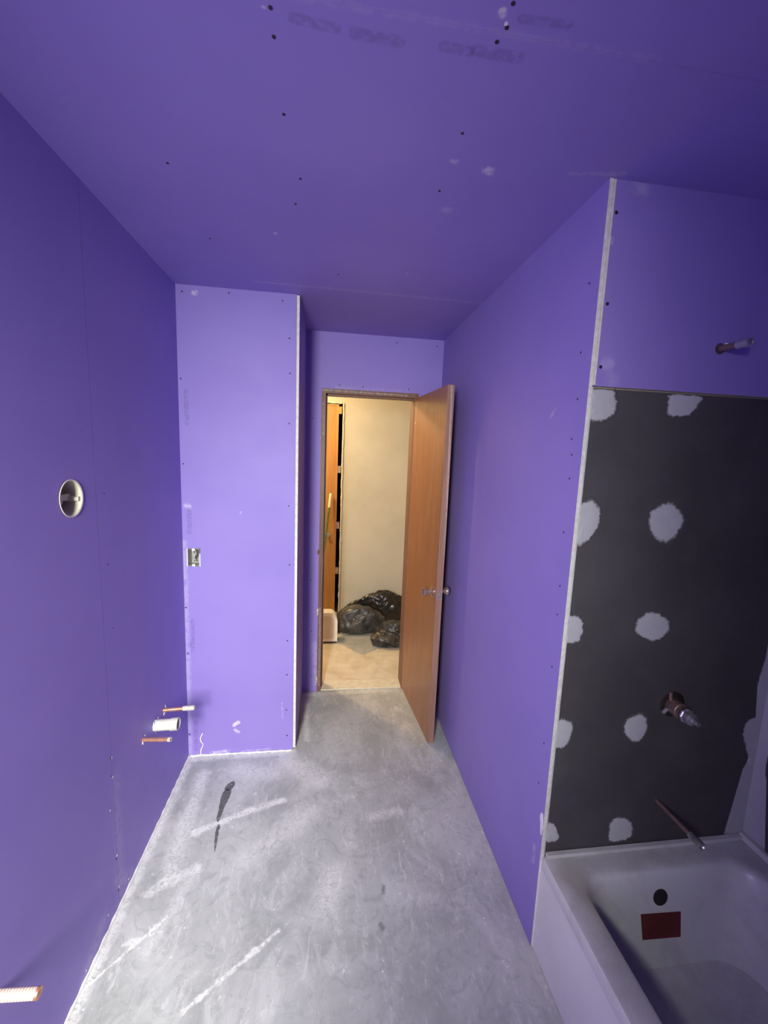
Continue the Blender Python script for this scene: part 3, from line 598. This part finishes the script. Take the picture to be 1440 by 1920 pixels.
# shower fittings on the tub wall
sh = thing('shower_stub_pipe', (1.134, YT, 2.028), 'small shower pipe stub sticking out of the dark purple drywall', 'pipe')
bm = nb(); tube(bm, [(1.134,YT+.01,2.03),(1.134,YT-.07,2.027)], .009, 14); obj('pipe', bm, M_copper2, sh, 40)
bm = nb(); lathe(bm, (1.134,YT-.055,2.0275), (0,-1,-.04), [(0,.009),(.001,.0125),(.012,.0125),(.013,.0105),(.018,.0105),(.019,.0125),(.036,.0125),(.037,.008),(.030,0)], 16); obj('threaded_end', bm, M_chrome, sh, 40)
bm = nb(); lathe(bm, (1.134,YT,2.03), (0,-1,0), [(.0,.016),(.0012,.015),(.0013,.010),(0,.010)], 20); obj('wall_hole', bm, M_boxdark, sh, 40)
bm = nb(); bmesh.ops.create_icosphere(bm, subdivisions=1, radius=.005); bmesh.ops.translate(bm, verts=bm.verts, vec=(1.150, YT-.003, 2.043)); obj('plaster_crumb', bm, M_fleck, sh)
va = thing('shower_valve', (1.15, YT, .895), 'stubby bare metal shower valve in the dark backer board', 'valve')
bm = nb(); lathe(bm, (1.15,YT+.003,.895), (0,-1,0), [(0,.045),(.0012,.043),(.0014,.026),(.0,.026)], 26); obj('wall_hole', bm, M_hole, va, 40)
bm = nb(); lathe(bm, (1.15,YT+.02,.893), (-.10,-1,.05), [(0,.026),(.06,.026),(.062,.023),(.075,.023)], 22); obj('valve_body', bm, M_copper2, va, 40)
bm = nb(); lathe(bm, (1.1425,YT-.055,.8968), (-.10,-1,.05), [(0,.0225),(.004,.0245),(.010,.0245),(.013,.0215),(.03,.020),(.034,.014),(.036,0)], 8); obj('bonnet_nut', bm, M_chrome, va, 30)
bm = nb(); lathe(bm, (1.139,YT-.089,.8985), (-.10,-1,.05), [(0,.008),(.022,.007),(.023,0)], 12); obj('stem', bm, M_chrome, va, 40)
bm = nb(); tube(bm, [(1.135,YT-.004,.916),(1.131,YT-.004,.945)], .006, 10); obj('side_pipe', bm, M_copper2, va, 40)
bm = nb(); tube(bm, [(1.123,YT-.006,.885),(1.108,YT-.008,.872)], .007, 10); obj('side_screw', bm, M_chrome, va, 40)
sp = thing('spout_pipe', (1.142, YT, .537), 'thin copper spout pipe with fitting jutting out over the tub', 'pipe')
bm = nb(); tube(bm, [(1.142,YT+.01,.537),(1.144,.985,.541)], .0068, 14); obj('pipe', bm, M_copper2, sp, 40)
bm = nb(); lathe(bm, (1.1435,1.003,.5405), (.01,-1,.02), [(0,.0068),(.002,.0095),(.022,.0098),(.024,.0115),(.046,.0115),(.047,.008),(.03,0)], 16); obj('threaded_adapter', bm, M_chrome, sp, 40)

# curled white strip at the foot of the partition
bm = nb(); tube(bm, [(-.657,YP-.004,.137),(-.664,YP-.006,.125),(-.670,YP-.007,.106),(-.667,YP-.006,.086),(-.660,YP-.004,.074),(-.656,YP-.005,.072),(-.659,YP-.007,.060),(-.667,YP-.007,.042),(-.670,YP-.006,.022),(-.667,YP-.005,.004)], [.0025,.003,.0035,.003,.0026,.0022,.003,.0036,.0034,.003], 8)
o = obj('caulk_curl', bm, M_fleck, None, 60, origin=(-.667, YP-.005, 0)); tag(o, 'curled white strip of caulk at the foot of the partition', 'caulk strip')

# bags, film, bin, broom in the hallway
def crumple(name, c, s, mat, seed, label, amp=.28, peak=None, ymax=YH-.015):
    bm = nb(); bmesh.ops.create_icosphere(bm, subdivisions=5, radius=1); off = Vector((seed*3.7, seed*1.3, seed*2.1))
    rid = lambda p: 1 - 2*abs(noise.noise(p))
    for v in bm.verts:
        d = v.co.normalized(); q = Vector((d.x, d.y*1.0, d.z*.6))
        k = 1 + amp*noise.noise(d*1.3+off) + amp*.42*rid(q*1.9+off) + amp*.30*rid(q*3.6+off*2) + amp*.13*rid(q*8+off)
        p = Vector((d.x*s[0]*k, d.y*s[1]*k, d.z*s[2]*k))
        if peak:
            g = max(0, 1-((p.x-peak[0])**2 + (p.y-peak[1])**2)**.5/peak[3]); p.z += peak[2]*g*max(d.z, 0)
        p.z = max(p.z + c[2], .009 + .004*abs(noise.noise(d*6)))
        v.co = Vector((c[0]+p.x, min(c[1]+p.y, ymax), p.z))
    o = obj(name, bm, mat, None, 28, origin=(c[0], c[1], 0)); tag(o, label, 'garbage bag', group='black bags in the hallway'); return o
crumple('garbage_bag', (.30, 3.745, .10), (.215, .10, .145), M_bagdust, 1.6, 'dusty dark grey garbage bag beside the white bin in the hallway', .22)
crumple('garbage_bag', (.575, 4.07, .09), (.29, .10, .155), M_bagshine, 2.4, 'shiny black garbage bag slumped against the hallway wall', .3, peak=(-.03, -.02, .05, .22))
crumple('garbage_bag', (.62, 3.50, .045), (.175, .13, .115), M_bagmid, 4.2, 'small black garbage bag in front, next to the brown door', .34)
bm = nb(); out = blob_outline([(.108,3.60),(.118,3.51),(.20,3.40),(.298,3.285),(.36,3.31),(.43,3.36),(.50,3.40),(.52,3.60),(.35,3.68),(.15,3.66)], 6, .006, 9)
c0 = Vector((.32, 3.50)); rr = []
for s in (1, .75, .5, .25):
    rr.append([bm.verts.new((c0.x+(p.x-c0.x)*s, c0.y+(p.y-c0.y)*s, .002 + (0 if s == 1 else -.0005 + .008*max(0, noise.noise(Vector((p.x*9*s, p.y*9*s, s*4)))+.4)))) for p in out])
for a, b in zip(rr, rr[1:]):
    for i in range(len(a)): bm.faces.new((a[i], a[(i+1)%len(a)], b[(i+1)%len(a)], b[i]))
bm.faces.new(rr[-1])
o = obj('plastic_film', bm, M_sheet, None, 60, origin=(.32, 3.5, 0)); tag(o, 'crumpled grey plastic film on the hallway floor under the bags', 'plastic sheet')
bn = thing('storage_bin', (-.03, 3.6, 0), 'white plastic bin with a rounded corner standing behind the left jamb', 'bin')
def rounded_box(bm, x0, x1, y0, y1, z0, z1, r):
    prof = [(x0, z0), (x1, z0)] + [(x1-r+r*math.cos(R(90*i/8)), z1-r*1.2+r*1.2*math.sin(R(90*i/8))) for i in range(9)] + [(x0, z1)]
    a = [bm.verts.new((p[0], y0, p[1])) for p in prof]; b = [bm.verts.new((p[0], y1, p[1])) for p in prof]; n = len(a)
    bm.faces.new(a); bm.faces.new(list(reversed(b)))
    for i in range(n): bm.faces.new((a[i], b[i], b[(i+1)%n], a[(i+1)%n]))
bm = nb(); rounded_box(bm, -.17, .099, 3.50, 3.60, .018, .284, .075); obj('bin_body', bm, M_white, bn, 30, bevel=.004)
bm = nb(); rounded_box(bm, -.15, .068, 3.4975, 3.501, .045, .255, .05); obj('bin_panel', bm, M_pink, bn, 30)
bm = nb(); box(bm, -.165, .09, 3.507, 3.59, 0, .018); obj('bin_base', bm, M_boxdark, bn)
br = thing('broom', (-.06, 3.98, 0), 'green metal broom handle with cream grip leaning on the closet door', 'broom')
b0, b1 = Vector((-.105, 3.98, .0)), Vector((.020, YH-.03, 1.285))
bm = nb(); tube(bm, [b0, b0.lerp(b1, .9)], .0095, 14); obj('handle', bm, M_green, br, 40)
bm = nb(); lathe(bm, b0.lerp(b1, .885), b1-b0, [(0,.010),(.001,.0135),(.13,.0135),(.142,.010),(.147,0)], 14); obj('grip', bm, M_cream, br, 40)
bm = nb(); box(bm, -.24, .0, 3.955, 4.005, 0, .05); obj('brush_head', bm, M_green, br, bevel=.006)
